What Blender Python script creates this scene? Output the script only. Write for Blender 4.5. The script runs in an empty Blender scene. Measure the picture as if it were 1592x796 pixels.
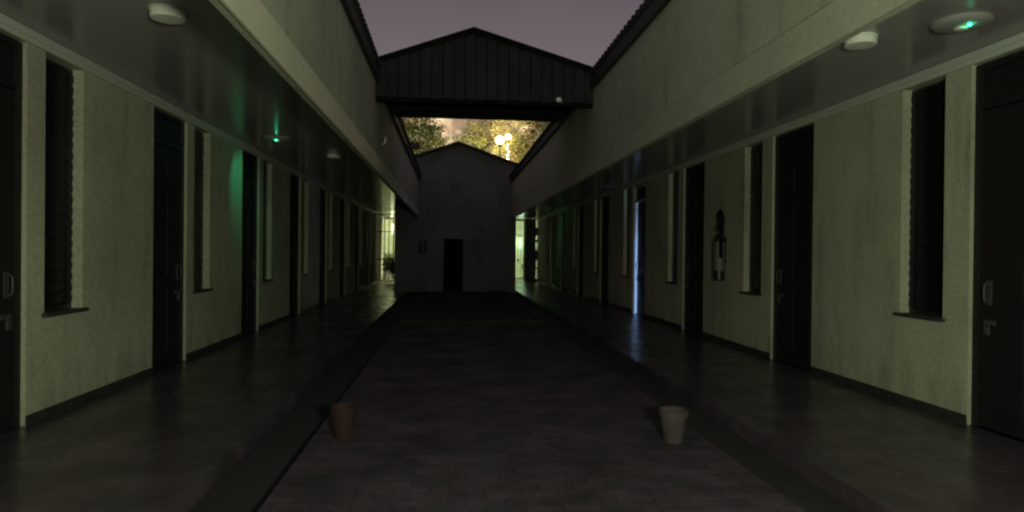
import bpy, bmesh, math, random
from math import sin, cos, pi, radians, atan
from mathutils import Vector, Matrix

S = bpy.context.scene
COL = S.collection
random.seed(7)

# ------------------------------------------------------------------ camera
cam_d = bpy.data.cameras.new("camera")
cam_d.lens = 36 * 1020 / 1592
cam_d.sensor_width = 36
cam_d.clip_end = 2000
cam_d.clip_start = 0.05
cam = bpy.data.objects.new("camera", cam_d)
COL.objects.link(cam)
_yaw, _pitch, _roll = atan(96 / 1020), -atan(5 / 1020), radians(0.6)
_F = Vector((sin(_yaw) * cos(_pitch), cos(_yaw) * cos(_pitch), sin(_pitch)))
_R = Vector((cos(_yaw), -sin(_yaw), 0))
_U = _R.cross(_F)
_R2 = _R * cos(_roll) + _U * sin(_roll)
_U2 = _U * cos(_roll) - _R * sin(_roll)
m = Matrix((_R2, _U2, -_F)).transposed().to_4x4()
m.translation = Vector((0, 0, 1.45))
cam.matrix_world = m
S.camera = cam

# ------------------------------------------------------------------ night sky
W = bpy.data.worlds.new("World")
S.world = W
W.use_nodes = True
wn, wl = W.node_tree.nodes, W.node_tree.links
wn.clear()
w_out = wn.new("ShaderNodeOutputWorld")
w_bg = wn.new("ShaderNodeBackground")
w_sky = wn.new("ShaderNodeTexSky")
w_sky.sky_type = 'NISHITA'
w_sky.sun_disc = False
w_sky.sun_elevation = radians(-6)
w_sky.sun_rotation = radians(200)
w_tc = wn.new("ShaderNodeTexCoord")
w_sep = wn.new("ShaderNodeSeparateXYZ")
w_ns = wn.new("ShaderNodeTexNoise")
w_ns.inputs["Scale"].default_value = 2.2
w_ns.inputs["Detail"].default_value = 4
w_rmp = wn.new("ShaderNodeValToRGB")          # city glow: paler low, greyer high
w_rmp.color_ramp.elements[0].position = 0.32
w_rmp.color_ramp.elements[0].color = (0.100, 0.083, 0.086, 1)
w_rmp.color_ramp.elements[1].position = 0.52
w_rmp.color_ramp.elements[1].color = (0.052, 0.044, 0.052, 1)
w_add = wn.new("ShaderNodeMath")
w_add.operation = 'MULTIPLY_ADD'
w_add.inputs[1].default_value = 0.16
w_mix = wn.new("ShaderNodeMixRGB")
w_mix.blend_type = 'ADD'
w_mix.inputs[0].default_value = 0.01
wl.new(w_tc.outputs["Generated"], w_sep.inputs[0])
wl.new(w_tc.outputs["Generated"], w_ns.inputs["Vector"])
wl.new(w_ns.outputs["Fac"], w_add.inputs[0])
wl.new(w_sep.outputs["Z"], w_add.inputs[2])
wl.new(w_add.outputs[0], w_rmp.inputs[0])
wl.new(w_rmp.outputs[0], w_mix.inputs[1])
wl.new(w_sky.outputs[0], w_mix.inputs[2])
wl.new(w_mix.outputs[0], w_bg.inputs["Color"])
w_bg.inputs["Strength"].default_value = 1.75
wl.new(w_bg.outputs[0], w_out.inputs["Surface"])

S.view_settings.view_transform = 'Standard'
S.view_settings.look = 'None'
S.view_settings.exposure = 0.0
S.view_settings.gamma = 1.0
S.view_settings.use_curve_mapping = False
S.render.engine = 'CYCLES'
S.cycles.use_denoising = True
S.cycles.pixel_filter_type = 'BLACKMAN_HARRIS'
S.cycles.filter_width = 2.3
S.cycles.sample_clamp_direct = 4.0
S.cycles.max_bounces = 8
S.cycles.sample_clamp_indirect = 2.0


# ------------------------------------------------------------------ helpers
def mat(name, col, rough=0.8, var=0.0, vscale=3.0, fine=0.0, fscale=60.0, bump=0.0, bscale=80.0,
        metal=0.0, ior=1.5, spec=0.5, emit=None, estr=0.0, trans=0.0, col2=None, coat=0.0):
    M = bpy.data.materials.new(name)
    M.use_nodes = True
    n, l = M.node_tree.nodes, M.node_tree.links
    b = n["Principled BSDF"]
    b.inputs["Roughness"].default_value = rough
    b.inputs["Metallic"].default_value = metal
    b.inputs["IOR"].default_value = ior
    b.inputs["Specular IOR Level"].default_value = spec
    b.inputs["Transmission Weight"].default_value = trans
    b.inputs["Coat Weight"].default_value = coat
    b.inputs["Coat Roughness"].default_value = 0.1
    tc = n.new("ShaderNodeTexCoord")
    c2 = col2 if col2 else tuple(x * (1 - var) for x in col)
    if var or col2 or fine:
        nz = n.new("ShaderNodeTexNoise")
        nz.inputs["Scale"].default_value = vscale
        nz.inputs["Detail"].default_value = 6
        nz.inputs["Roughness"].default_value = 0.62
        l.new(tc.outputs["Object"], nz.inputs["Vector"])
        r = n.new("ShaderNodeValToRGB")
        r.color_ramp.elements[0].position = 0.35
        r.color_ramp.elements[1].position = 0.65
        r.color_ramp.elements[0].color = (*c2, 1)
        r.color_ramp.elements[1].color = (*col, 1)
        l.new(nz.outputs["Fac"], r.inputs[0])
        out = r.outputs[0]
        if fine:
            nf = n.new("ShaderNodeTexNoise")
            nf.inputs["Scale"].default_value = fscale
            nf.inputs["Detail"].default_value = 3
            l.new(tc.outputs["Object"], nf.inputs["Vector"])
            mr = n.new("ShaderNodeMapRange")
            mr.inputs["From Min"].default_value = 0.3
            mr.inputs["From Max"].default_value = 0.7
            mr.inputs["To Min"].default_value = 1 - fine
            mr.inputs["To Max"].default_value = 1 + fine
            l.new(nf.outputs["Fac"], mr.inputs["Value"])
            mx = n.new("ShaderNodeVectorMath")
            mx.operation = 'SCALE'
            l.new(out, mx.inputs[0])
            l.new(mr.outputs[0], mx.inputs["Scale"])
            out = mx.outputs[0]
        l.new(out, b.inputs["Base Color"])
    else:
        b.inputs["Base Color"].default_value = (*col, 1)
    if bump:
        nb = n.new("ShaderNodeTexNoise")
        nb.inputs["Scale"].default_value = bscale
        nb.inputs["Detail"].default_value = 4
        l.new(tc.outputs["Object"], nb.inputs["Vector"])
        bp = n.new("ShaderNodeBump")
        bp.inputs["Strength"].default_value = bump
        bp.inputs["Distance"].default_value = 0.01
        l.new(nb.outputs["Fac"], bp.inputs["Height"])
        l.new(bp.outputs[0], b.inputs["Normal"])
    if emit:
        b.inputs["Emission Color"].default_value = (*emit, 1)
        b.inputs["Emission Strength"].default_value = estr
    return M


def tile_mat(name, c1, c2, grout, bw, bh, rough, mortar=0.01, offset=0.0, bump=0.3, rot=0.0, dirt=0.3, noise_bump=0.0):
    M = bpy.data.materials.new(name)
    M.use_nodes = True
    n, l = M.node_tree.nodes, M.node_tree.links
    b = n["Principled BSDF"]
    b.inputs["Specular IOR Level"].default_value = 0.32
    tc = n.new("ShaderNodeTexCoord")
    mp = n.new("ShaderNodeMapping")
    mp.inputs["Rotation"].default_value = (0, 0, rot)
    l.new(tc.outputs["Object"], mp.inputs["Vector"])
    br = n.new("ShaderNodeTexBrick")
    br.inputs["Scale"].default_value = 1
    br.inputs["Brick Width"].default_value = bw
    br.inputs["Row Height"].default_value = bh
    br.inputs["Mortar Size"].default_value = mortar
    br.inputs["Mortar Smooth"].default_value = 0.2
    br.inputs["Bias"].default_value = 0.0
    br.offset = offset
    br.inputs["Color1"].default_value = (*c1, 1)
    br.inputs["Color2"].default_value = (*c2, 1)
    br.inputs["Mortar"].default_value = (*grout, 1)
    l.new(mp.outputs[0], br.inputs["Vector"])
    nz = n.new("ShaderNodeTexNoise")
    nz.inputs["Scale"].default_value = 1.7
    nz.inputs["Detail"].default_value = 8
    nz.inputs["Roughness"].default_value = 0.7
    l.new(tc.outputs["Object"], nz.inputs["Vector"])
    mr = n.new("ShaderNodeMapRange")
    mr.inputs["From Min"].default_value = 0.3
    mr.inputs["From Max"].default_value = 0.7
    mr.inputs["To Min"].default_value = 1 - dirt
    mr.inputs["To Max"].default_value = 1 + dirt
    l.new(nz.outputs["Fac"], mr.inputs["Value"])
    mx = n.new("ShaderNodeVectorMath")
    mx.operation = 'SCALE'
    l.new(br.outputs["Color"], mx.inputs[0])
    l.new(mr.outputs[0], mx.inputs["Scale"])
    l.new(mx.outputs[0], b.inputs["Base Color"])
    rr = n.new("ShaderNodeMapRange")
    rr.inputs["From Min"].default_value = 0.3
    rr.inputs["From Max"].default_value = 0.7
    rr.inputs["To Min"].default_value = rough * 1.4
    rr.inputs["To Max"].default_value = rough * 0.8
    l.new(nz.outputs["Fac"], rr.inputs["Value"])
    l.new(rr.outputs[0], b.inputs["Roughness"])
    n2 = n.new("ShaderNodeTexNoise")
    n2.inputs["Scale"].default_value = 5.0 if not noise_bump else 45.0
    l.new(tc.outputs["Object"], n2.inputs["Vector"])
    ad = n.new("ShaderNodeMath")
    ad.operation = 'MULTIPLY_ADD'
    ad.inputs[1].default_value = noise_bump if noise_bump else 0.15
    l.new(n2.outputs["Fac"], ad.inputs[0])
    inv = n.new("ShaderNodeMath")
    inv.operation = 'MULTIPLY'
    inv.inputs[1].default_value = -1
    l.new(br.outputs["Fac"], inv.inputs[0])
    l.new(inv.outputs[0], ad.inputs[2])
    bp = n.new("ShaderNodeBump")
    bp.inputs["Strength"].default_value = bump
    bp.inputs["Distance"].default_value = 0.006
    l.new(ad.outputs[0], bp.inputs["Height"])
    l.new(bp.outputs[0], b.inputs["Normal"])
    return M


class MB:
    def __init__(s):
        s.v, s.f, s.sm = [], [], []

    def add(s, vs, fs, smooth=False):
        o = len(s.v)
        s.v += [tuple(p) for p in vs]
        s.f += [tuple(i + o for i in f) for f in fs]
        s.sm += [smooth] * len(fs)
        return s

    def box(s, x0, x1, y0, y1, z0, z1, M=None):
        if x0 > x1: x0, x1 = x1, x0
        if y0 > y1: y0, y1 = y1, y0
        if z0 > z1: z0, z1 = z1, z0
        vs = [Vector((x, y, z)) for x in (x0, x1) for y in (y0, y1) for z in (z0, z1)]
        if M: vs = [M @ v for v in vs]
        return s.add(vs, [(0, 1, 3, 2), (4, 6, 7, 5), (0, 4, 5, 1), (2, 3, 7, 6), (0, 2, 6, 4), (1, 5, 7, 3)])

    def bbox(s, x0, x1, y0, y1, z0, z1, bev=0.006, M=None):
        """bevelled box"""
        bm = bmesh.new()
        bmesh.ops.create_cube(bm, size=1)
        for v in bm.verts:
            v.co = Vector(((x0 + x1) / 2 + v.co.x * abs(x1 - x0), (y0 + y1) / 2 + v.co.y * abs(y1 - y0),
                           (z0 + z1) / 2 + v.co.z * abs(z1 - z0)))
        bmesh.ops.bevel(bm, geom=bm.edges[:], offset=bev, segments=2, affect='EDGES', profile=0.6)
        bm.verts.index_update()
        vs = [(M @ v.co if M else v.co.copy()) for v in bm.verts]
        fs = [[v.index for v in f.verts] for f in bm.faces]
        bm.free()
        return s.add(vs, fs)

    def lathe(s, prof, cx=0, cy=0, cz=0, n=32, M=None, a0=0):
        vs, fs = [], []
        for r, z in prof:
            for k in range(n):
                a = a0 + 2 * pi * k / n
                p = Vector((cx + r * cos(a), cy + r * sin(a), cz + z))
                vs.append(M @ p if M else p)
        for i in range(len(prof) - 1):
            for k in range(n):
                k2 = (k + 1) % n
                fs.append((i * n + k, i * n + k2, (i + 1) * n + k2, (i + 1) * n + k))
        fs.append(tuple(range(n))[::-1])
        fs.append(tuple((len(prof) - 1) * n + k for k in range(n)))
        return s.add(vs, fs, True)

    def tube(s, pts, r, n=10):
        pts = [Vector(p) for p in pts]
        rs = r if isinstance(r, (list, tuple)) else [r] * len(pts)
        vs, fs = [], []
        up = None
        for i, p in enumerate(pts):
            t = (pts[min(i + 1, len(pts) - 1)] - pts[max(i - 1, 0)]).normalized()
            if up is None:
                up = t.orthogonal().normalized()
            a = (up - t * up.dot(t)).normalized()
            up = a
            b = t.cross(a)
            for k in range(n):
                q = 2 * pi * k / n
                vs.append(p + (a * cos(q) + b * sin(q)) * rs[i])
        for i in range(len(pts) - 1):
            for k in range(n):
                k2 = (k + 1) % n
                fs.append((i * n + k, i * n + k2, (i + 1) * n + k2, (i + 1) * n + k))
        fs.append(tuple(range(n))[::-1])
        fs.append(tuple((len(pts) - 1) * n + k for k in range(n)))
        return s.add(vs, fs, True)

    def build(s, name, material, parent=None, loc=None):
        me = bpy.data.meshes.new(name)
        me.from_pydata(s.v, [], s.f)
        me.polygons.foreach_set("use_smooth", s.sm)
        bm = bmesh.new()
        bm.from_mesh(me)
        bmesh.ops.recalc_face_normals(bm, faces=bm.faces[:])
        bm.to_mesh(me)
        bm.free()
        if any(s.sm):
            try:
                me.set_sharp_from_angle(angle=radians(38))
            except Exception:
                pass
        me.materials.append(material)
        me.update()
        o = bpy.data.objects.new(name, me)
        COL.objects.link(o)
        if parent: o.parent = parent
        if loc: o.location = loc
        return o


def thing(name, label, cat, loc=(0, 0, 0), group=None, rz=0.0):
    o = bpy.data.objects.new(name, None)
    o.empty_display_size = 0.2
    COL.objects.link(o)
    o.location = loc
    o.rotation_euler.z = rz
    o["label"] = label
    o["category"] = cat
    if group: o["group"] = group
    return o


def tag(o, label, cat, group=None):
    o["label"] = label
    o["category"] = cat
    if group: o["group"] = group
    return o


def struct(o):
    o["kind"] = "structure"
    return o


def dup(root, loc, label=None, cat_group=None, rz=None):
    r = root.copy()
    COL.objects.link(r)
    r.location = loc
    if rz is not None: r.rotation_euler.z = rz
    if label: r["label"] = label
    for ch in list(root.children):
        c = ch.copy()
        COL.objects.link(c)
        c.parent = r
        for g in list(ch.children):
            d = g.copy()
            COL.objects.link(d)
            d.parent = c
    return r


def dup_part(part, parent, loc):
    c = part.copy()
    COL.objects.link(c)
    c.parent = parent
    c.location = loc
    for g in list(part.children):
        d = g.copy()
        COL.objects.link(d)
        d.parent = c
    return c


# ------------------------------------------------------------------ materials
M_wall = mat("painted_plaster", (0.52, 0.50, 0.385), 0.8, var=0.26, vscale=0.8, fine=0.16, fscale=32, bump=0.3, bscale=110)
M_wall_end = mat("grey_plaster", (0.165, 0.168, 0.168), 0.85, var=0.25, vscale=0.9, fine=0.12, fscale=25, bump=0.3)
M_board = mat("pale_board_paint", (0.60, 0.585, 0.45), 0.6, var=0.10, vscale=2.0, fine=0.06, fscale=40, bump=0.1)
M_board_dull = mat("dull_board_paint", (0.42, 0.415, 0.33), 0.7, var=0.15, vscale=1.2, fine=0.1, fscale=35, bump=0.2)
M_fascia = mat("fascia_render", (0.41, 0.42, 0.32), 0.8, var=0.2, vscale=0.8, fine=0.10, fscale=30, bump=0.3)
M_roof = mat("roof_sheet", (0.035, 0.035, 0.038), 0.6, var=0.3, vscale=2, metal=0.0)
M_gutter = mat("gutter_dark", (0.022, 0.022, 0.023), 0.7, var=0.2)
M_sheet = mat("gable_sheet", (0.036, 0.037, 0.041), 0.8, spec=0.1, var=0.3, vscale=1.6, fine=0.1, fscale=18)
M_beam = mat("dark_steel_beam", (0.012, 0.012, 0.013), 0.9, spec=0.05, var=0.3)
M_door = mat("dark_steel_door", (0.014, 0.010, 0.012), 0.55, var=0.25, vscale=5, bump=0.08)
M_doorf = mat("dark_door_frame", (0.012, 0.010, 0.011), 0.55, var=0.2)
M_metal = mat("worn_metal", (0.09, 0.09, 0.088), 0.55, metal=0.5)
M_win = mat("dark_window_frame", (0.014, 0.014, 0.016), 0.4)
M_glass = mat("louvre_glass", (0.005, 0.006, 0.007), 0.3, spec=0.2)
M_sill = mat("dark_stone_sill", (0.05, 0.046, 0.045), 0.5, var=0.2)
M_corn = mat("cornice_pvc", (0.58, 0.57, 0.52), 0.4)
M_skirt = mat("skirting_tile", (0.05, 0.045, 0.045), 0.35, var=0.3, vscale=4)
M_white = mat("white_plastic", (0.80, 0.79, 0.72), 0.4, var=0.08)
M_opal = mat("opal_cover", (0.90, 0.89, 0.80), 0.3, var=0.06)
M_offwhite = mat("grey_plastic", (0.30, 0.30, 0.29), 0.45)
M_led = mat("green_led", (0.1, 0.9, 0.5), 0.3, emit=(0.05, 1.0, 0.45), estr=90)
M_inner = mat("room_plaster", (0.45, 0.45, 0.44), 0.9, var=0.1)
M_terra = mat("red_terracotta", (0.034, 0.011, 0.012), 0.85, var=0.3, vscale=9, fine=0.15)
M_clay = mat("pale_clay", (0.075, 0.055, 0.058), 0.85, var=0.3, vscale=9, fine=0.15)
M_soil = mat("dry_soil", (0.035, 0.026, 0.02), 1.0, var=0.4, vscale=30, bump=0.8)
M_black = mat("black_rubber", (0.008, 0.008, 0.009), 0.8, spec=0.08)
M_bark = mat("bark", (0.09, 0.065, 0.045), 0.95, var=0.4, vscale=7, bump=0.8, bscale=20)
M_blackm = mat("black_paint", (0.02, 0.02, 0.021), 0.5)
M_bar = mat("pale_gate_paint", (0.42, 0.44, 0.36), 0.45)
M_bars_dark = mat("dark_gate_paint", (0.05, 0.055, 0.05), 0.45)
M_yard = mat("yard_wall_paint", (0.52, 0.52, 0.34), 0.85, var=0.35, vscale=1.5, fine=0.15, fscale=12)
M_conc = mat("drain_concrete", (0.03, 0.027, 0.028), 0.85, var=0.4, vscale=3, bump=0.4)
M_earth = mat("ground_earth", (0.07, 0.06, 0.05), 1.0, var=0.4, vscale=0.5)
M_pink = mat("pink_stucco", (0.60, 0.52, 0.56), 0.9, var=0.2, vscale=0.5, fine=0.1, fscale=5)

M_tile = tile_mat("walkway_tiles", (0.088, 0.068, 0.084), (0.070, 0.056, 0.068), (0.062, 0.052, 0.056), 0.4, 0.4, 0.25,
                  mortar=0.004, dirt=0.45, bump=0.35)
M_pave = tile_mat("courtyard_pavers", (0.072, 0.050, 0.064), (0.044, 0.038, 0.050), (0.030, 0.024, 0.030), 0.22, 0.11, 0.75,
                  mortar=0.005, offset=0.5, dirt=0.6, bump=0.35, noise_bump=0.5)


def add_stains(M, lo=0.78):
    n, l = M.node_tree.nodes, M.node_tree.links
    b = n["Principled BSDF"]
    src = b.inputs["Base Color"].links[0].from_socket
    tc = n.new("ShaderNodeTexCoord")
    mp = n.new("ShaderNodeMapping")
    mp.inputs["Scale"].default_value = (1.0, 2.6, 0.45)
    l.new(tc.outputs["Object"], mp.inputs["Vector"])
    a = n.new("ShaderNodeTexNoise")
    a.inputs["Scale"].default_value = 1.6
    a.inputs["Detail"].default_value = 9
    a.inputs["Roughness"].default_value = 0.68
    l.new(mp.outputs[0], a.inputs["Vector"])
    sp = n.new("ShaderNodeSeparateXYZ")
    l.new(tc.outputs["Object"], sp.inputs[0])
    hz = n.new("ShaderNodeMapRange")          # splash-back dirt, densest just above the floor
    hz.inputs["From Min"].default_value = 0.0
    hz.inputs["From Max"].default_value = 0.55
    hz.inputs["To Min"].default_value = 0.13
    hz.inputs["To Max"].default_value = 0.0
    l.new(sp.outputs["Z"], hz.inputs["Value"])
    ad = n.new("ShaderNodeMath")
    ad.operation = 'ADD'
    l.new(a.outputs["Fac"], ad.inputs[0])
    l.new(hz.outputs[0], ad.inputs[1])
    r = n.new("ShaderNodeMapRange")
    r.inputs["From Min"].default_value = 0.52
    r.inputs["From Max"].default_value = 0.68
    r.inputs["To Min"].default_value = 1.0
    r.inputs["To Max"].default_value = lo
    l.new(ad.outputs[0], r.inputs["Value"])
    mx = n.new("ShaderNodeVectorMath")
    mx.operation = 'SCALE'
    l.new(src, mx.inputs[0])
    l.new(r.outputs[0], mx.inputs["Scale"])
    l.new(mx.outputs[0], b.inputs["Base Color"])


add_stains(M_wall, 0.74)
add_stains(M_fascia, 0.72)
add_stains(M_wall_end, 0.7)


# PVC ceiling: narrow glossy planks
def pvc_mat():
    M = bpy.data.materials.new("pvc_ceiling_planks")
    M.use_nodes = True
    n, l = M.node_tree.nodes, M.node_tree.links
    b = n["Principled BSDF"]
    b.inputs["Base Color"].default_value = (0.33, 0.30, 0.325, 1)
    b.inputs["Roughness"].default_value = 0.21
    b.inputs["IOR"].default_value = 1.5
    tc = n.new("ShaderNodeTexCoord")
    wv = n.new("ShaderNodeTexWave")
    wv.wave_type = 'BANDS'
    wv.bands_direction = 'Y'
    wv.wave_profile = 'SAW'
    wv.inputs["Scale"].default_value = 1 / (0.25 * 20 / (2 * pi)) / 1.0
    l.new(tc.outputs["Object"], wv.inputs["Vector"])
    r = n.new("ShaderNodeValToRGB")
    r.color_ramp.elements[0].position = 0.0
    r.color_ramp.elements[0].color = (0, 0, 0, 1)
    r.color_ramp.elements[1].position = 0.05
    r.color_ramp.elements[1].color = (1, 1, 1, 1)
    l.new(wv.outputs["Fac"], r.inputs[0])
    nz = n.new("ShaderNodeTexNoise")
    nz.inputs["Scale"].default_value = 1.2
    l.new(tc.outputs["Object"], nz.inputs["Vector"])
    ad = n.new("ShaderNodeMath")
    ad.operation = 'MULTIPLY_ADD'
    ad.inputs[1].default_value = 2.0
    l.new(nz.outputs["Fac"], ad.inputs[0])
    l.new(r.outputs[0], ad.inputs[2])
    bp = n.new("ShaderNodeBump")
    bp.inputs["Strength"].default_value = 0.12
    bp.inputs["Distance"].default_value = 0.006
    l.new(ad.outputs[0], bp.inputs["Height"])
    l.new(bp.outputs[0], b.inputs["Normal"])
    return M


M_pvc = pvc_mat()

# ------------------------------------------------------------------ layout numbers
XL, XR = -3.42, 4.47          # wall faces
FL, FR = -1.14, 2.18          # fascia faces
WL, WR = -1.56, 2.53          # walkway edges
DL, DR = -1.05, 2.02          # inner edges of the drains
ZC = 3.22                     # ceiling
Y0, Y1 = -9.0, 34.0           # extent of the wings
ZF0, ZF1 = 2.67, 4.16         # fascia bottom, top

# ------------------------------------------------------------------ ground, walkways, paving, drains
g = MB()
g.add([(-400, -300, -0.16), (400, -300, -0.16), (400, 600, -0.16), (-400, 600, -0.16)], [(0, 1, 2, 3)])
struct(g.build("ground", M_earth))
struct(MB().box(XL - 0.02, WL, Y0, 40, -0.15, 0).build("walkway", M_tile))
struct(MB().box(WR, XR + 0.02, Y0, 40, -0.15, 0).build("walkway", M_tile))
struct(MB().box(DL, DR, Y0, 23.6, -0.15, 0.0).build("courtyard_paving", M_pave))
struct(MB().box(WL + .001, DL - .001, Y0, 40, -0.155, -0.13).build("drain_channel", M_conc))
struct(MB().box(DR + .001, WR - .001, Y0, 40, -0.155, -0.13).build("drain_channel", M_conc))
# darker slab with kerb and thin slivers in the far half of the courtyard
patchm = MB().box(-0.85, 1.82, 13.3, 23.3, 0.004, 0.05)
struct(patchm.build("dark_ground_patch", M_soil))
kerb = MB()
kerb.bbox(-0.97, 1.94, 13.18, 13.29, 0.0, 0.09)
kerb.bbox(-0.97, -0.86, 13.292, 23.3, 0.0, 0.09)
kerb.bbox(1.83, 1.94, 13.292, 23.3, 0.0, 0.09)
struct(kerb.build("patch_kerb", M_conc))
gr = MB()
for k in range(5200):
    x, y = random.uniform(-0.83, 1.8), random.uniform(13.35, 23.2)
    h = random.uniform(.02, .07)
    a = random.uniform(0, pi)
    w = .012
    lx, ly = random.gauss(0, .03), random.gauss(0, .03)
    gr.add([(x - w * cos(a), y - w * sin(a), .048), (x + w * cos(a), y + w * sin(a), .048), (x + lx, y + ly, .05 + h)], [(0, 1, 2)])
M_slivers = mat("dark_slivers", (0.03, 0.04, 0.02), 0.9, var=0.4)
go = gr.build("slivers", M_slivers)
go["kind"] = "stuff"
tag(go, "short dark grass on the darker patch before the far gabled building", "slivers")

# ------------------------------------------------------------------ wings
M_ajar = mat("pale_slit_frame", (0.42, 0.43, 0.45), 0.6, var=0.2)  # frame colour lightened so the blue light on the jamb shows bright


def dY(n, d):  # direction into the wall from its face
    return -n * d


def make_door(n, width, parent, loc, angle=0.0, cut=0.0, frame_mat=None):
    """n=+1 left wing (courtyard towards +x), -1 right wing. Local origin: near jamb, on wall face."""
    def X(d): return -n * d
    A = Matrix.Identity(4)
    if angle:
        piv = Vector((X(0.06), 0.05, 0))
        A = Matrix.Translation(piv) @ Matrix.Rotation(n * angle, 4, 'Z') @ Matrix.Translation(-piv)
    lf = MB()
    w = width - cut
    lf.box(X(.060), X(.100), .052, w - .052, .012, 2.70, A)
    for z0, z1 in ((.16, .98), (1.12, 2.12), (2.30, 2.60)):
        for b0, b1 in (((.13, w / 2 - .03)), ((w / 2 + .03, w - .13))):
            lf.bbox(X(.052), X(.0605), b0, b1, z0, z1, .004, A)
    lf.box(X(.050), X(.0602), .06, w - .06, 2.19, 2.225, A)
    door = lf.build("door", M_door, parent, loc)
    hy = w - 0.16
    w = width
    fr = MB()
    fr.box(X(.035), X(.13), .003, .05, 0, 3.10)
    fr.box(X(.035), X(.13), w - .05, w - .003, 0, 3.10)
    fr.box(X(.035), X(.13), .051, w - .051, 2.712, 2.765)
    fr.box(X(.035), X(.13), .051, w - .051, 3.05, 3.10)
    fr.build("frame", frame_mat or M_doorf, door)
    fp = MB()
    fp.box(X(.075), X(.095), .051, w - .051, 2.766, 3.049)
    for k in range(4):
        fp.box(X(.062), X(.0745), .07, w - .07, 2.80 + k * .062, 2.825 + k * .062)
    fp.build("top_panel", M_doorf, door)
    h = MB()
    h.bbox(X(.045), X(.0525), hy - .03, hy + .03, 1.05, 1.26, .003, A)
    pts = [A @ Vector(p) for p in [(X(.05), hy, 1.075), (X(.012), hy, 1.08), (X(.002), hy, 1.10), (X(.002), hy, 1.21), (X(.012), hy, 1.23), (X(.05), hy, 1.235)]]
    h.tube(pts, .009)
    h.build("handle", M_metal, door)
    p = MB()
    p.bbox(X(.040), X(.0525), hy - .07, hy + .05, .885, .925, .003, A)
    p.bbox(X(.018), X(.040), hy - .028, hy + .028, .80, .865, .006, A)
    pts = [A @ Vector(q) for q in [(X(.03), hy - .018, .86), (X(.03), hy - .018, .895), (X(.03), hy, .915), (X(.03), hy + .018, .895), (X(.03), hy + .018, .86)]]
    p.tube(pts, .005, 8)
    p.build("padlock", M_metal, door)
    return door


def make_window(n, width, parent, loc):
    def X(d): return -n * d
    w, z0, z1 = width, 0.90, 3.10
    b = MB()
    # tilted glass louvre blades
    cnt = 21
    hz = (z1 - z0 - .07) / cnt
    for k in range(cnt):
        zc = z0 + .035 + hz * (k + .5)
        T = Matrix.Translation((X(.125), w / 2, zc)) @ Matrix.Rotation(n * radians(9), 4, 'Y')
        b.box(-.0035, .0035, -(w / 2 - .036), (w / 2 - .036), -hz * .56, hz * .56, T)
    win = b.build("window", M_glass, parent, loc)
    f = MB()
    f.box(X(.095), X(.155), .003, .033, z0, z1)
    f.box(X(.095), X(.155), w - .033, w - .003, z0, z1)
    f.box(X(.095), X(.155), .034, w - .034, z0, z0 + .03)
    f.box(X(.095), X(.155), .034, w - .034, z1 - .03, z1)
    for k in range(cnt):       # the blade clips that give the jambs their toothed edge
        zc = z0 + .035 + hz * (k + .5)
        f.box(X(.086), X(.0945), .006, .018, zc - .03, zc + .03)
        f.box(X(.086), X(.0945), w - .018, w - .006, zc - .03, zc + .03)
    f.build("frame", M_win, win)
    s = MB()
    s.bbox(X(-.045), X(.15), -.035, w + .035, .862, .897, .006)
    s.build("sill", M_sill, win)
    return win


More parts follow.
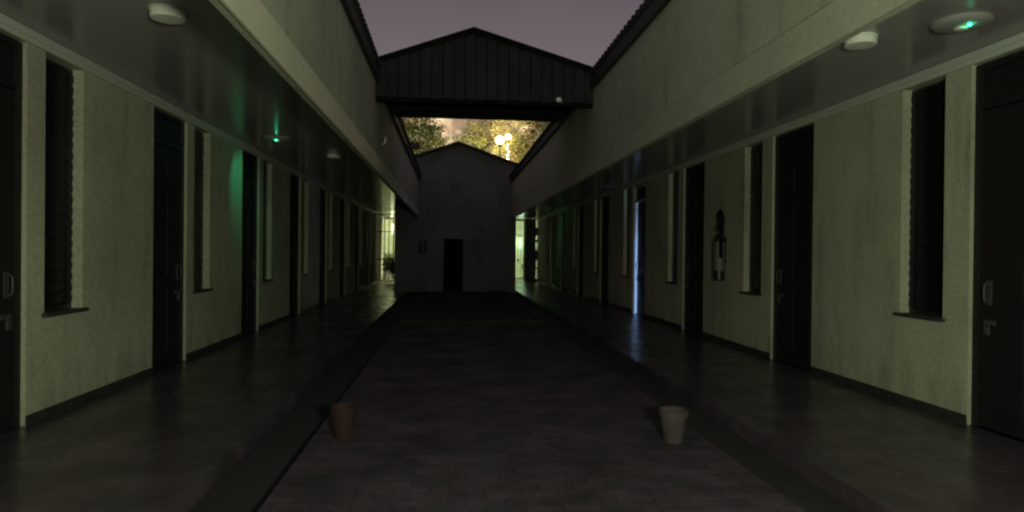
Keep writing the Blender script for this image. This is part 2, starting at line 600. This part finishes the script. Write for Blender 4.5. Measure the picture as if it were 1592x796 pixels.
def wing(n, xw, xf, doors, windows, wd, ww, label, open_idx=None):
    t = thing("school_wing", label, "building", (0, 0, 0))
    def X(d): return xw - n * d
    ops = sorted([(y, y + wd, 0.0) for y in doors] + [(y, y + ww, .86) for y in windows])
    wl_ = MB()
    y = Y0
    TH = .20
    for a, b, z in ops:
        wl_.box(X(0), X(TH), y, a, 0, 3.11)
        if z > 0:
            wl_.box(X(0), X(TH), a, b, 0, z)
        y = b
    wl_.box(X(0), X(TH), y, Y1, 0, 3.11)
    wl_.box(X(0), X(TH), Y0, Y1, 3.112, 4.0)
    wl_.build("wall", M_wall, t)
    ow = MB()
    xo = xw - n * 5.6
    ow.box(xo, xo - n * .2, Y0 - .2, Y1, 0, 4.3)
    ow.box(X(.0), xo, Y0 - .2, Y0 - .002, 0, 4.0)
    ow.box(X(.205), xo, Y1 - .2, Y1 - .002, 0, 4.0)
    ow.box(X(.205), xo, Y0, Y1 - .205, -.01, .01)
    ow.build("outer_wall", M_wall_end, t)
    MB().box(X(-.001), xf - n * .062, Y0, Y1, ZC, ZC + .02).build("walkway_ceiling", M_pvc, t)
    c = MB()
    c.bbox(X(-.035), X(-.001), Y0, Y1, 3.155, 3.218, .008)
    c.box(X(-.014), X(-.001), Y0, Y1, 3.115, 3.156)
    c.build("cornice", M_corn, t)
    sk = MB()
    yy = Y0
    for a in doors:
        sk.box(X(-.012), X(-.001), yy, a, 0.001, .085)
        yy = a + wd
    sk.box(X(-.012), X(-.001), yy, Y1, 0.001, .085)
    sk.build("skirting", M_skirt, t)
    # fascia: rendered drop wall with a pale board along its foot
    YF = 23.58
    MB().box(xf, xf - n * .06, Y0, YF, ZF0 + .012, ZF1).build("fascia", M_fascia, t)
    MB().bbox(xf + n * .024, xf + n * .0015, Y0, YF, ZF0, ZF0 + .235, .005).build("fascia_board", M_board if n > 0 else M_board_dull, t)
    gt = MB()
    gt.bbox(xf + n * .06, xf + n * .002, Y0, YF, ZF1 - .17, ZF1 - .002, .008)
    k = 0.0
    gt.build("gutter", M_gutter, t)
    # corrugated roof, slope up from the courtyard to a ridge over the rooms
    pr = [(xf + n * .10, 4.215), (xf - n * 2.6, 4.215 + 2.7 * .21), (xf - n * 5.3, 4.215 + 5.4 * .21), (xf - n * 9.0, 4.215 + 5.4 * .21 - 3.7 * .24)]
    per, seg = .17, 6
    N = int((Y1 - Y0 + .4) / per * seg)
    vs, fs = [], []
    for i in range(N + 1):
        yy = Y0 - .2 + i * per / seg
        dz = .022 * sin(2 * pi * i / seg)
        for (px, pz) in pr:
            vs.append((px, yy, pz + dz))
        for (px, pz) in pr:
            vs.append((px, yy, pz + dz - .006))
    q = len(pr)
    for i in range(N):
        a, b = i * 2 * q, (i + 1) * 2 * q
        for j in range(q - 1):
            fs.append((a + j, a + j + 1, b + j + 1, b + j))
            fs.append((a + q + j, b + q + j, b + q + j + 1, a + q + j + 1))
        fs.append((a, b, b + q, a + q))
        fs.append((a + q - 1, a + 2 * q - 1, b + 2 * q - 1, b + q - 1))
    rm = MB()
    rm.add(vs, fs, False)
    rm.build("roof", M_roof, t)
    # gable infill
    for gy in (Y0 - .1, Y1 - .08):
        pass
    first = None
    for i, yd in enumerate(doors):
        if i == open_idx:
            make_door(n, wd, t, (xw, yd, 0), radians(2.2), .032, M_ajar)
            continue
        if first is None:
            first = make_door(n, wd, t, (xw, yd, 0))
        else:
            dup_part(first, t, (xw, yd, 0))
    fw = None
    for yd in windows:
        if fw is None:
            fw = make_window(n, ww, t, (xw, yd, 0))
        else:
            dup_part(fw, t, (xw, yd, 0))
    # partition walls between the rooms
    pm = MB()
    base = doors[0]
    stp = doors[1] - doors[0]
    for i in range(-3, 12):
        yp = base + stp * i + 2.1 + (stp - 2.1) * .5
        if Y0 + .3 < yp < Y1 - .6 and not any(a - .1 < yp < b + .1 for a, b, z in ops):
            pm = MB()
            pm.box(X(.202), xo, yp, yp + .12, .011, 4.0)
            pm.build("partition", M_inner, t)
    return t


L_step, R_step = 3.245, 3.51
L_doors = [1.445 + L_step * k for k in range(9)]
L_wins = [2.655 + L_step * k for k in range(9)]
R_doors = [0.73 + R_step * k for k in range(9)]
R_wins = [2.07 + R_step * k for k in range(9)]
wing(1, XL, FL, L_doors, L_wins, .97, .58, "long single-storey wing with dark doors and louvred windows on the left side of the courtyard")
wing(-1, XR, FR, R_doors, R_wins, 1.04, .57, "long single-storey wing on the right side, one of its doors ajar with blue light inside", open_idx=4)

# television inside the room whose door stands ajar
yb = R_doors[4]
tv = thing("television", "lit television glowing blue inside the room with the door ajar", "television", (5.62, yb + .58, 0.0), rz=radians(8))
M_screen = mat("lit_screen", (0.02, 0.02, 0.03), 0.3, emit=(0.36, 0.56, 1.0), estr=330)
MB().bbox(-.015, .03, -.36, .36, .50, .94, .008).build("casing", M_blackm, tv)
MB().box(-.019, -.0155, -.34, .34, .52, .92).build("screen", M_screen, tv)
st = MB()
st.bbox(-.12, .14, -.40, .40, .0, .44, .01)
st.bbox(-.02, .03, -.05, .05, .44, .51, .004)
st.build("stand", M_door, tv)

# ------------------------------------------------------------------ ceiling lights (round, switched off)
def make_ceiling_light(loc, label):
    t = thing("ceiling_light", label, "ceiling light", loc, "round ceiling lights along the walkways")
    MB().lathe([(.125, 0), (.125, -.018), (.118, -.022)], n=36).build("base", M_white, t)
    MB().lathe([(.117, -.020), (.119, -.024), (.119, -.062), (.112, -.070), (.02, -.074)], n=36).build("cover", M_opal, t)
    return t


cl = make_ceiling_light((-2.10, 5.08, ZC), "round white ceiling light nearest the camera over the left walkway")
dup(cl, (3.28, 5.02, ZC), "round white ceiling light nearest the camera over the right walkway, beside the green-lit disc")
dup(cl, (-2.14, 12.3, ZC), "faint ceiling light further down the left walkway, beyond the green indicator")
dup(cl, (3.04, 12.8, ZC), "faint ceiling light further down the right walkway, above the extinguisher wall")


def make_alarm(loc, label, aim, watts, side=-1):
    t = thing("emergency_light", label, "emergency light", loc, "disc emergency lights with a green indicator")
    MB().lathe([(.20, 0), (.20, -.012), (.185, -.030), (.15, -.042), (.06, -.048)], n=40).build("housing", M_offwhite, t)
    MB().lathe([(.045, -.046), (.045, -.058), (.03, -.064)], n=24).build("sensor", M_white, t)
    e = MB()
    e.lathe([(.005, -.062), (.011, -.059), (.013, -.052), (.013, -.040)], cx=0.0, cy=.085 * side, n=14)
    e.build("indicator", M_led, t)
    ld = bpy.data.lights.new("indicator_glow", 'SPOT')
    ld.color = (0.05, 1.0, 0.42)
    ld.energy = watts
    ld.spot_size = radians(80)
    ld.spot_blend = 1.0
    ld.shadow_soft_size = .02
    lo = bpy.data.objects.new("indicator_glow", ld)
    COL.objects.link(lo)
    p = Vector(loc) + Vector((0, .085 * side, -.085))
    lo.location = p
    d = Vector(aim) - p
    lo.rotation_euler = d.to_track_quat('-Z', 'Y').to_euler()
    return t


make_alarm((3.80, 4.60, ZC), "disc emergency light with bright green indicator over the right walkway, near the camera", (3.9, 4.5, 0), 0.25)
make_alarm((-2.72, 10.62, ZC), "disc emergency light over the left walkway, throwing a green glow on the wall", (XL, 11.25, 2.35), 15)
make_alarm((3.80, 25.6, ZC), "small emergency light far down the right walkway casting a dim green patch on the wall", (XR, 26.4, 2.2), 4, 1)

# ------------------------------------------------------------------ extinguisher on the right wall
ex = thing("fire_extinguisher", "wall-hung fire extinguisher with black hose and pale label beside a right-hand window", "fire extinguisher", (XR - .10, 10.34, 0))
bd = MB()
bd.lathe([(.05, 1.03), (.082, 1.045), (.085, 1.08), (.085, 1.19)], n=28)
bd.lathe([(.085, 1.66), (.085, 1.70), (.06, 1.76), (.028, 1.79)], n=28)
bd.build("lower_body", mat("dark_red_enamel", (0.028, 0.010, 0.010), 0.4), ex)
MB().lathe([(.0852, 1.19), (.0865, 1.20), (.0865, 1.65), (.0852, 1.66)], n=28).build("label_band", mat("extinguisher_label", (0.14, 0.14, 0.135), 0.5), ex)
vv = MB()
vv.lathe([(.022, 1.79), (.022, 1.84), (.03, 1.85), (.02, 1.87)], n=16)
vv.bbox(-.02, .02, -.02, .15, 1.86, 1.885, .004)
vv.bbox(-.02, .02, -.02, .13, 1.91, 1.93, .004)
vv.build("valve", M_blackm, ex)
MB().tube([(0, .0, 1.86), (-.02, -.05, 1.95), (-.03, -.03, 2.10), (-.02, -.10, 2.16), (-.01, -.16, 2.05), (-.02, -.15, 1.85), (-.03, -.125, 1.6), (-.02, -.12, 1.4)],
          .028, 12).build("hose", M_black, ex)
MB().bbox(.085, .099, -.05, .05, 1.3, 1.75, .003).build("bracket", M_blackm, ex)

# ------------------------------------------------------------------ flower pots
def pot(loc, label, material, R=.10):
    t = thing("flower_pot", label, "flower pot", loc, "clay pots standing in the courtyard")
    MB().lathe([(R * .62, 0), (R * .66, .006), (R * .90, .20), (R * .90, .205), (R * 1.03, .207), (R * 1.05, .25), (R * .98, .253),
                (R * .90, .248), (R * .84, .20), (R * .80, .19)], n=36).build("pot", material, t)
    so = MB()
    so.lathe([(R * .845, .205), (R * .6, .214), (R * .2, .218)], n=20)
    so.build("soil", M_soil, t)
    return t


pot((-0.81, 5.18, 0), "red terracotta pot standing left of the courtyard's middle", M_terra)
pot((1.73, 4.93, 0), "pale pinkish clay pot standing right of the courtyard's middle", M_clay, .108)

# ------------------------------------------------------------------ corrugated gable canopy across the courtyard
cp = thing("canopy", "corrugated gable canopy bridging the courtyard between the two roofs", "canopy", (0, 0, 0))
YC0, YC1 = 10.0, 13.0
xa, xe0, xe1 = .32, -1.32, 2.30
za, ze = 3.37 + 1.45, 2.79 + 1.45


def zroof(x):
    return za - (xa - x) / (xa - xe0) * (za - ze) if x < xa else za - (x - xa) / (xe1 - xa) * (za - ze)


def gable_sheet(y, zb):
    vs, fs = [], []
    x = xe0 + .02
    i = 0
    pts = []
    while x < xe1 - .02:                       # trapezoid box ribs
        pts.append((x, [0, 0, .045, .045][i % 4]))
        x += [.15, .022, .14, .022][i % 4]
        i += 1
    for x, off in pts:
        vs.append((x, y - off, zb))
        vs.append((x, y - off, zroof(x) - .015))
        vs.append((x, y - off + .004, zb))
        vs.append((x, y - off + .004, zroof(x) - .015))
    for k in range(len(pts) - 1):
        a, b = k * 4, k * 4 + 4
        fs += [(a, b, b + 1, a + 1), (a + 2, a + 3, b + 3, b + 2), (a, a + 2, b + 2, b)]
    mm = MB()
    mm.add(vs, fs)
    return mm


gable_sheet(YC0, 2.32 + 1.45).build("gable_sheet", M_sheet, cp)
gable_sheet(YC1, 2.80 + 1.45).build("gable_sheet", M_sheet, cp)
bmn = MB()
bmn.bbox(xe0, xe1, YC0 + .02, YC0 + .12, 3.72, 3.80, .006)
bmn.build("tie_beam", M_beam, cp)
bmn = MB()
bmn.bbox(xe0 + .02, xe1 - .02, YC1 + .02, YC1 + .14, 4.105, 4.27, .006)
bmn.build("tie_beam", M_beam, cp)
rf = MB()
for (xA, xB) in ((xa, xe0 - .08), (xa, xe1 + .08)):
    N = 60
    vs, fs = [], []
    for i in range(N + 1):
        y = YC0 - .14 + (YC1 - YC0 + .3) * i / N
        dz = .015 * sin(i * pi / 2)
        sl = (ze - za) / ((xe0 - xa) if xB < xA else (xe1 - xa))
        zb = za + sl * (xB - xA)
        vs += [(xA, y, za + .012 + dz), (xB, y, zb + .012 + dz), (xA, y, za + dz), (xB, y, zb + dz)]
    for i in range(N):
        a, b = 4 * i, 4 * i + 4
        fs += [(a, a + 1, b + 1, b), (a + 2, b + 2, b + 3, a + 3), (a + 1, a + 3, b + 3, b + 1)]
    rf.add(vs, fs)
rf.build("roof", M_roof, cp)
fr = MB()
for (p0, p1) in (((xe0 - .08, zroof(xe0) - .02), (xa, za)), ((xa, za), (xe1 + .08, zroof(xe1) - .02))):
    for y in (YC0 - .06, YC1 + .03):
        d = Vector((p1[0] - p0[0], 0, p1[1] - p0[1]))
        L_ = d.length
        T = Matrix.Translation((p0[0], y, p0[1])) @ Matrix.Rotation(-math.atan2(d.z, d.x), 4, 'Y')
        fr = MB()
        fr.box(0, L_, -.015, .015, -.055, -.002, T)
        fr.build("barge_board", M_beam, cp)

# small camera at the right end of the tie beam
sc_ = thing("security_camera", "small white security camera at the right end of the canopy's beam", "camera", (1.66, YC0 - .04, 3.775))
T = Matrix.Rotation(radians(-20), 4, 'Z')
MB().bbox(-.035, .035, -.16, -.02, -.03, .03, .012, T).build("body", M_white, sc_)
MB().tube([(0, .0, .0), (0, .02, .02), (0, .045, .05)], .012).build("bracket", M_white, sc_)

# dark box lamp sticking out under the left eave beyond the canopy
fl = thing("floodlight", "dark unlit floodlight arm sticking out from the left eave beyond the canopy", "floodlight", (-1.24, 17.0, 4.20))
MB().bbox(.06, .44, -.09, .09, -.085, .075, .015, Matrix.Rotation(radians(7), 4, 'Y')).build("lamp_head", M_blackm, fl)
MB().tube([(-.05, 0, -.03), (.02, 0, -.02), (.08, 0, -.005)], .03).build("arm", M_blackm, fl)
hk = MB()
hk.tube([(FL + .01, 11.0, 3.22), (FL + .05, 10.98, 3.24), (FL + .06, 10.96, 3.33)], .012)
tag(hk.build("wall_hook", M_white), "short white hook on the left fascia below the canopy", "hook")

# ------------------------------------------------------------------ gabled building at the end of the courtyard
eb = thing("gabled_block", "small grey gabled block with a dark doorway closing the far end of the courtyard", "building", (0, 0, 0))
EX0, EX1, EY0, EY1 = -1.98, 2.36, 23.6, 33.0
ex_a, ez_a, ez_e = .25, 3.87 + 1.45, 3.10 + 1.45


def ezr(x):
    return ez_a - abs(x - ex_a) / (ex_a - EX0) * (ez_a - ez_e)


wm = MB()
T_ = .2
dx0, dx1, dz1 = -.24, .46, 1.93
wx0, wx1, wz0, wz1 = -1.17, -.80, 1.37, 1.83


def poly(mb, pts, y0, y1):
    n_ = len(pts)
    vs = [(x, y0, z) for x, z in pts] + [(x, y1, z) for x, z in pts]
    fs = [tuple(range(n_)), tuple(range(n_, 2 * n_))[::-1]] + [(i, (i + 1) % n_, n_ + (i + 1) % n_, n_ + i) for i in range(n_)]
    mb.add(vs, fs)


poly(wm, [(EX0, 0), (wx0, 0), (wx0, ezr(wx0)), (EX0, ez_e)], EY0, EY0 + T_)
poly(wm, [(wx0, 0), (wx1, 0), (wx1, wz0), (wx0, wz0)], EY0, EY0 + T_)
poly(wm, [(wx0, wz1), (wx1, wz1), (wx1, ezr(wx1)), (wx0, ezr(wx0))], EY0, EY0 + T_)
poly(wm, [(wx1, 0), (dx0, 0), (dx0, ezr(dx0)), (wx1, ezr(wx1))], EY0, EY0 + T_)
poly(wm, [(dx0, dz1), (dx1, dz1), (dx1, ezr(dx1)), (ex_a, ez_a), (dx0, ezr(dx0))], EY0, EY0 + T_)
poly(wm, [(dx1, 0), (EX1, 0), (EX1, ezr(EX1)), (dx1, ezr(dx1))], EY0, EY0 + T_)
wm.box(EX0, EX0 + .2, EY0 + .201, EY1, 0, ez_e - .05)
wm.box(EX1 - .2, EX1, EY0 + .201, EY1, 0, ez_e - .05)
wm.box(EX0 + .201, EX1 - .201, EY1 - .2, EY1, 0, ez_e - .05)
wm.build("wall", M_wall_end, eb)
rm = MB()
for xB in (EX0 - .35, EX1 + .35):
    vs = []
    y0, y1 = EY0 - .25, EY1 + .3
    zb = ezr(xB)
    vs = [(ex_a, y0, ez_a + .01), (xB, y0, zb + .01), (xB, y1, zb + .01), (ex_a, y1, ez_a + .01),
          (ex_a, y0, ez_a + .07), (xB, y0, zb + .07), (xB, y1, zb + .07), (ex_a, y1, ez_a + .07)]
    rm.add(vs, [(0, 1, 2, 3), (4, 7, 6, 5), (0, 4, 5, 1), (1, 5, 6, 2), (2, 6, 7, 3)])
rm.build("roof", M_roof, eb)
dd = MB()
dd.box(dx0 + .002, dx1 - .002, EY0 + .12, EY0 + .16, .005, dz1 - .002)
dd.bbox(dx0 + .1, dx1 - .1, EY0 + .11, EY0 + .1205, .2, .9, .004)
dd.bbox(dx0 + .1, dx1 - .1, EY0 + .11, EY0 + .1205, 1.05, 1.8, .004)
do = dd.build("door", M_black, eb)
MB().tube([(dx1 - .12, EY0 + .11, 1.0), (dx1 - .12, EY0 + .07, 1.0), (dx1 - .2, EY0 + .07, 1.0)], .01).build("handle", M_metal, do)
wo = MB().box(wx0 + .002, wx1 - .002, EY0 + .10, EY0 + .11, wz0, wz1).build("window", mat("dusty_pane", (0.07, 0.07, 0.078), 0.8, spec=0.1), eb)
ff = MB()
ff.box(wx0 + .002, wx0 + .03, EY0 + .07, EY0 + .098, wz0, wz1)
ff.box(wx1 - .03, wx1 - .002, EY0 + .07, EY0 + .098, wz0, wz1)
ff.box((wx0 + wx1) / 2 - .012, (wx0 + wx1) / 2 + .012, EY0 + .07, EY0 + .098, wz0, wz1)
ff.build("frame", M_win, wo)
vm = MB()
for k in range(5):
    vm.bbox(-.02, .34, EY0 - .03, EY0 - .004, 3.62 + k * .07, 3.66 + k * .07, .004)
vm.box(-.03, .35, EY0 - .006, EY0 - .001, 3.60, 3.96)
vm.build("vent", mat("vent_paint", (0.12, 0.12, 0.135), 0.7), eb)

# ------------------------------------------------------------------ barred gates at the ends of the walkways
def bars(name, x0, x1, y, label, gap, bar_w, material, top=3.18, rails=(.12, 1.1, 2.35, 3.12)):
    t = thing(name, label, "gate", ((x0 + x1) / 2, y, 0))
    c = (x0 + x1) / 2
    f = MB()
    f.bbox(x0 - c, x0 - c + .05, -.03, .03, .01, top, .004)
    f.bbox(x1 - c - .05, x1 - c, -.03, .03, .01, top, .004)
    for z in rails:
        f.bbox(x0 - c + .051, x1 - c - .051, -.02, .02, z - .022, z + .022, .004)
    f.build("gate_frame", material, t)
    b = MB()
    x = x0 - c + .05 + gap
    while x < x1 - c - .06:
        b.tube([(x, 0, .13), (x, 0, top - .03)], bar_w, 8)
        x += gap
    b.build("bars", material, t)
    MB().bbox(c - c - .05, .05, -.045, -.021, 1.0, 1.14, .006).build("lock_box", M_metal, t)
    return t


bars("barred_gate", XL + .01, -2.02, 30.0, "tall barred gate closing the left walkway, yellow-green light behind it", .20, .021, M_bars_dark)
bars("barred_gate", 3.12, 3.80, 33.4, "narrow barred gate at the far end of the right walkway, green light behind it", .14, .014, M_bar)
rw = MB()
rw.box(2.36, 3.11, 33.35, 33.5, 0, 3.21)
rw.box(3.81, 4.36, 33.35, 33.5, 0, 3.21)
for z0, z1 in ((.0, .12), (.62, .70), (1.08, 1.62), (2.0, 2.12), (2.35, 2.75)):  # blocks added to split the lit slit into bright pieces
    rw.box(4.361, XR - .002, 33.38, 33.47, z0, z1)
tag(rw.build("cross_wall", M_wall_end), "dark cross wall either side of the narrow gate at the right walkway's end", "wall")

# lit yard beyond the gates
yw = thing("boundary_wall", "pale boundary wall of the lit yard beyond the barred gates", "wall", (0, 38.0, 0))
MB().box(-12, 14, 0, .2, 0, 3.3).build("wall", M_yard, yw)
MB().bbox(-12.05, 14.05, -.05, .25, 3.302, 3.38, .01).build("coping", M_conc, yw)


def wall_lamp(loc, label, color, watts, rail, back=False):
    t = thing("tube_lamp", label, "lamp", loc, "tube lamps lighting the yard behind the gates", rz=pi if back else 0)
    Mx = mat("lit_tube_" + rail, (0.9, 0.95, 0.9), 0.4, emit=color, estr=9)
    MB().bbox(-.04, .04, -.05, .03, -.30, .30, .008).build("housing", M_white, t)
    MB().tube([(0, -.08, -.28), (0, -.08, .28)], .022, 12).build("tube", Mx, t)
    ld = bpy.data.lights.new("tube_light", 'SPOT' if back else 'POINT')
    if back:
        ld.spot_size = radians(165)
        ld.spot_blend = .3
    ld.color = color
    ld.energy = watts
    ld.shadow_soft_size = .12
    lo = bpy.data.objects.new("tube_light", ld)
    COL.objects.link(lo)
    lo.location = Vector(loc) + Vector((0, .16 if back else -.28, 0))
    if back: lo.rotation_euler = Vector((0, 1, -.25)).to_track_quat('-Z', 'Y').to_euler()
    return t


wall_lamp((-3.30, 37.95, 2.75), "lit tube lamp on the yard wall seen through the left gate", (0.88, 1.0, 0.58), 5, "yellow")
wall_lamp((-1.2, 33.06, 2.9), "added unseen lamp behind the far gabled block, brightening the yard wall", (0.92, 1.0, 0.60), 2200, "pale", True)  # added out-of-sight lamp that brightens the yard wall
ul = thing("tree_fill_lamp", "added unseen floodlight behind the yard wall, brightening the left tree", "floodlight", (-2.3, 39.1, -.15))  # unseen lamp, added to lift the left tree's foliage
MB().bbox(-.15, .15, -.1, .1, .25, .45, .02).build("lamp_head", M_blackm, ul)
MB().bbox(-.13, .13, -.08, .08, .451, .46, .003).build("lens", mat("fill_lamp_lens", (.9, .9, .8), .4, emit=(0.95, 0.9, 0.5), estr=9), ul)
MB().tube([(0, 0, 0), (0, 0, .26)], .03).build("post", M_blackm, ul)
ld = bpy.data.lights.new("tree_fill", 'SPOT')
ld.color = (0.97, 0.92, 0.50)
ld.energy = 34000
ld.spot_size = radians(95)
ld.spot_blend = .6
ld.shadow_soft_size = .1
lo = bpy.data.objects.new("tree_fill", ld)
COL.objects.link(lo)
lo.location = (-2.3, 39.1, .4)
lo.rotation_euler = Vector((.1, .5, 1)).to_track_quat('-Z', 'Y').to_euler()
wall_lamp((4.05, 37.95, 2.0), "lit tube lamp on the yard wall seen through the right gate", (0.55, 1.0, 0.66), 14, "green")
wall_lamp((3.96, 33.56, 2.6), "added unseen lamp behind the cross wall, brightening the yard past the narrow gate", (0.62, 1.0, 0.68), 620, "mint", True)  # extra hidden lamp added for the green light behind the gate

# ------------------------------------------------------------------ foliage
def leaf_mat(name, c1, c2):
    M = mat(name, c1, 0.7, col2=c2, vscale=1.3)
    n, l = M.node_tree.nodes, M.node_tree.links
    b = n["Principled BSDF"]
    tr = n.new("ShaderNodeBsdfTranslucent")
    mx = n.new("ShaderNodeMixShader")
    mx.inputs[0].default_value = .38
    for k in list(b.inputs["Base Color"].links):
        l.new(k.from_socket, tr.inputs["Color"])
    out = n["Material Output"]
    l.new(b.outputs[0], mx.inputs[1])
    l.new(tr.outputs[0], mx.inputs[2])
    l.new(mx.outputs[0], out.inputs["Surface"])
    return M


M_leaf = leaf_mat("leaves_olive", (0.11, 0.115, 0.035), (0.06, 0.075, 0.025))
M_leaf2 = leaf_mat("leaves_green", (0.09, 0.12, 0.035), (0.05, 0.075, 0.022))


def leaves(mb, c, r, n_, size, flat=.8):
    for _ in range(n_):
        while True:
            p = Vector((random.uniform(-1, 1), random.uniform(-1, 1), random.uniform(-1, 1)))
            if .25 < p.length < 1: break
        p = Vector((p.x * r, p.y * r, p.z * r * flat)) + c
        d = Vector((random.gauss(0, 1), random.gauss(0, 1), random.gauss(0, .7))).normalized()
        s_ = d.orthogonal().normalized()
        s_ = Matrix.Rotation(random.uniform(0, 6.28), 3, d) @ s_
        L_ = size * random.uniform(.6, 1.3)
        mb.add([p, p + d * L_ * .5 + s_ * L_ * .26, p + d * L_, p + d * L_ * .5 - s_ * L_ * .26], [(0, 1, 2, 3)])


def tree(base, h, cr, label, material, clumps, per, size, lo=.35):
    t = thing("tree", label, "tree", base, "trees beyond the end of the courtyard")
    tk = MB()
    top = Vector((random.uniform(-.4, .4), random.uniform(-.4, .4), h * .8))
    path = [Vector((0, 0, 0)), Vector((.1, 0, h * .2)), Vector((.0, .1, h * .4)), top * .8, top]
    tk.tube(path, [.26, .2, .16, .09, .04], 10)
    cl_ = MB()
    cents = []
    for k in range(clumps):
        a = random.uniform(0, 2 * pi)
        rr = cr * math.sqrt(random.uniform(.02, 1))
        z = h * random.uniform(lo, .98)
        q = 1 - abs((z / h - .62) / .5) ** 2 * .55
        c = Vector((rr * cos(a) * q, rr * sin(a) * q, z))
        cents.append(c)
        leaves(cl_, c, random.uniform(.45, .95), per, size)
    for c in cents[::3]:
        s0 = Vector((0, 0, max(h * .25, c.z * .55)))
        tk.tube([s0, s0.lerp(c, .5) + Vector((0, 0, .15)), c], [.07, .045, .015], 6)
    tk.build("trunk", M_bark, t)
    cl_.build("crown", material, t)
    return t


tree((-3.2, 42.0, 0), 11.0, 3.0, "leafy green tree behind the far block, left of the pink wall gap", M_leaf2, 120, 260, .16)
tree((5.6, 43.0, 0), 11.0, 3.4, "olive tree at the right, lit gold by the glowing street lamps", M_leaf, 120, 240, .16)
tree((1.4, 44.6, 0), 10.2, 1.7, "slender tree in the middle behind the street lamps", M_leaf, 60, 160, .15, .3)
tree((3.9, 42.2, 0), 7.7, 1.6, "low tree right beneath the glowing street lamps", M_leaf, 40, 150, .14, .4)


def bush(loc, r, label, material):
    t = thing("bush", label, "bush", loc, "bushes in the lit yard")
    s_ = MB()
    f_ = MB()
    for k in range(7):
        a = random.uniform(0, 6.28)
        tip = Vector((cos(a) * r * .6, sin(a) * r * .5, random.uniform(.7, 1.5) * r))
        s_.tube([(0, 0, 0), tip * .5 + Vector((0, 0, .1)), tip], [.02, .014, .006], 6)
        leaves(f_, tip, r * .48, 110, .13)
    s_.build("stem", M_bark, t)
    f_.build("foliage", material, t)
    return t


bush((-2.55, 31.2, 0), .62, "dark bush right behind the left gate", M_leaf2)
bush((-3.6, 36.9, 0), .8, "bush against the yard wall seen through the left gate", M_leaf)
bush((4.7, 37.0, 0), .8, "bush against the yard wall seen through the right gate", M_leaf2)

# ------------------------------------------------------------------ street lamps and beads for glints among the trees
M_sod = mat("lit_sodium_globe", (1, .9, .7), 0.4, emit=(1.0, 0.70, 0.36), estr=34)


def street_lamp(x, y, z, r, watts, label):
    t = thing("street_lamp", label, "street lamp", (x, y, 0), "glowing street lamps among the trees")
    MB().tube([(0, 0, 0), (0, 0, z * .5), (0, 0, z - r - .05)], [.09, .07, .045], 12).build("pole", M_blackm, t)
    MB().lathe([(r * .3, -r * 1.05), (r * .45, -r * .9), (r * .8, -r * .6), (r, 0), (r * .8, r * .6), (r * .45, r * .9), (r * .1, r)], cz=z, n=24).build("globe", M_sod, t)
    MB().lathe([(.1, z - r - .12), (.12, z - r - .06), (r * .5, z - r * .93)], n=16).build("collar", M_blackm, t)
    ld = bpy.data.lights.new("sodium_light", 'SPOT')
    ld.spot_size = radians(170)
    ld.spot_blend = .4
    ld.color = (1.0, 0.66, 0.33)
    ld.energy = watts
    ld.shadow_soft_size = r
    lo = bpy.data.objects.new("sodium_light", ld)
    COL.objects.link(lo)
    lo.location = (x, y + r + .05, z)
    lo.rotation_euler = Vector((-.1, 1, -.05)).to_track_quat('-Z', 'Y').to_euler()
    return t


street_lamp(2.95, 40.0, 8.32, .27, 3800, "brighter and lower of the two glowing street lamps behind the far block")
street_lamp(3.50, 40.5, 8.62, .20, 2200, "smaller and higher of the two glowing street lamps, right of the brighter one")
sl = thing("glint_string", "vertical row of glowing beads added for glints below the street lamps", "glints", (3.42, 39.9, 0))  # glowing beads added in place of light glinting through the leaves
MB().tube([(0, 0, 8.5), (.02, 0, 7.6), (-.03, 0, 6.6)], .012, 6).build("bead_thread", M_black, sl)
for k in range(7):
    zz = 8.05 - k * .22
    MB().lathe([(.02, -.07), (.06, -.05), (.075, 0), (.055, .05), (.02, .07)], cx=random.uniform(-.06, .08), cz=zz, n=12).build("glint_bead", M_sod, sl)

# ------------------------------------------------------------------ pink apartment block far behind the trees
fb = thing("apartment_block", "pinkish apartment block showing between the trees behind the far block", "building", (0, 47.5, 0))
MB().box(-9, 13, 0, 8, 0, 14.2).build("wall", M_pink, fb)
MB().bbox(-9.2, 13.2, -.2, 8.2, 14.202, 14.4, .02).build("roof", M_conc, fb)
wp = None
for fx in range(7):
    for fz in range(4):
        loc = (-7.6 + fx * 3.0, -.03, (0.8, 3.6, 6.4, 12.2)[fz])
        if wp is None:
            wp = MB().box(0, 1.2, 0, .028, 0, 1.5).build("window", M_glass, fb, loc)
            f_ = MB()
            f_.box(-.06, 0, -.03, .028, -.06, 1.56)
            f_.box(1.2, 1.26, -.03, .028, -.06, 1.56)
            f_.box(.001, 1.199, -.03, .028, 1.501, 1.56)
            f_.box(.001, 1.199, -.05, .028, -.06, -.001)
            f_.box(.58, .62, -.03, -.002, .001, 1.499)
            f_.build("frame", M_white, wp)
        else:
            dup_part(wp, fb, loc)

# ------------------------------------------------------------------ the yard lamp behind the photographer
lp = thing("yard_lamp", "lit greenish lamp post in the courtyard behind the photographer", "lamp post", (0.65, -0.8, 0))
MB().tube([(0, 0, 0), (0, 0, .8), (0, 0, 1.5)], [.05, .04, .035], 12).build("pole", M_blackm, lp)
M_lamp = mat("lit_yard_globe", (.9, .95, .7), 0.4, emit=(0.86, 1.0, 0.52), estr=30)
MB().lathe([(.05, -.13), (.10, -.1), (.13, 0), (.10, .1), (.03, .13)], cz=1.62, n=24).build("globe", M_lamp, lp)
ld = bpy.data.lights.new("yard_light", 'POINT')
ld.color = (0.90, 1.0, 0.70)
ld.energy = 530
ld.shadow_soft_size = .14
lo = bpy.data.objects.new("yard_light", ld)
COL.objects.link(lo)
lo.location = (0.65, -0.63, 1.62)
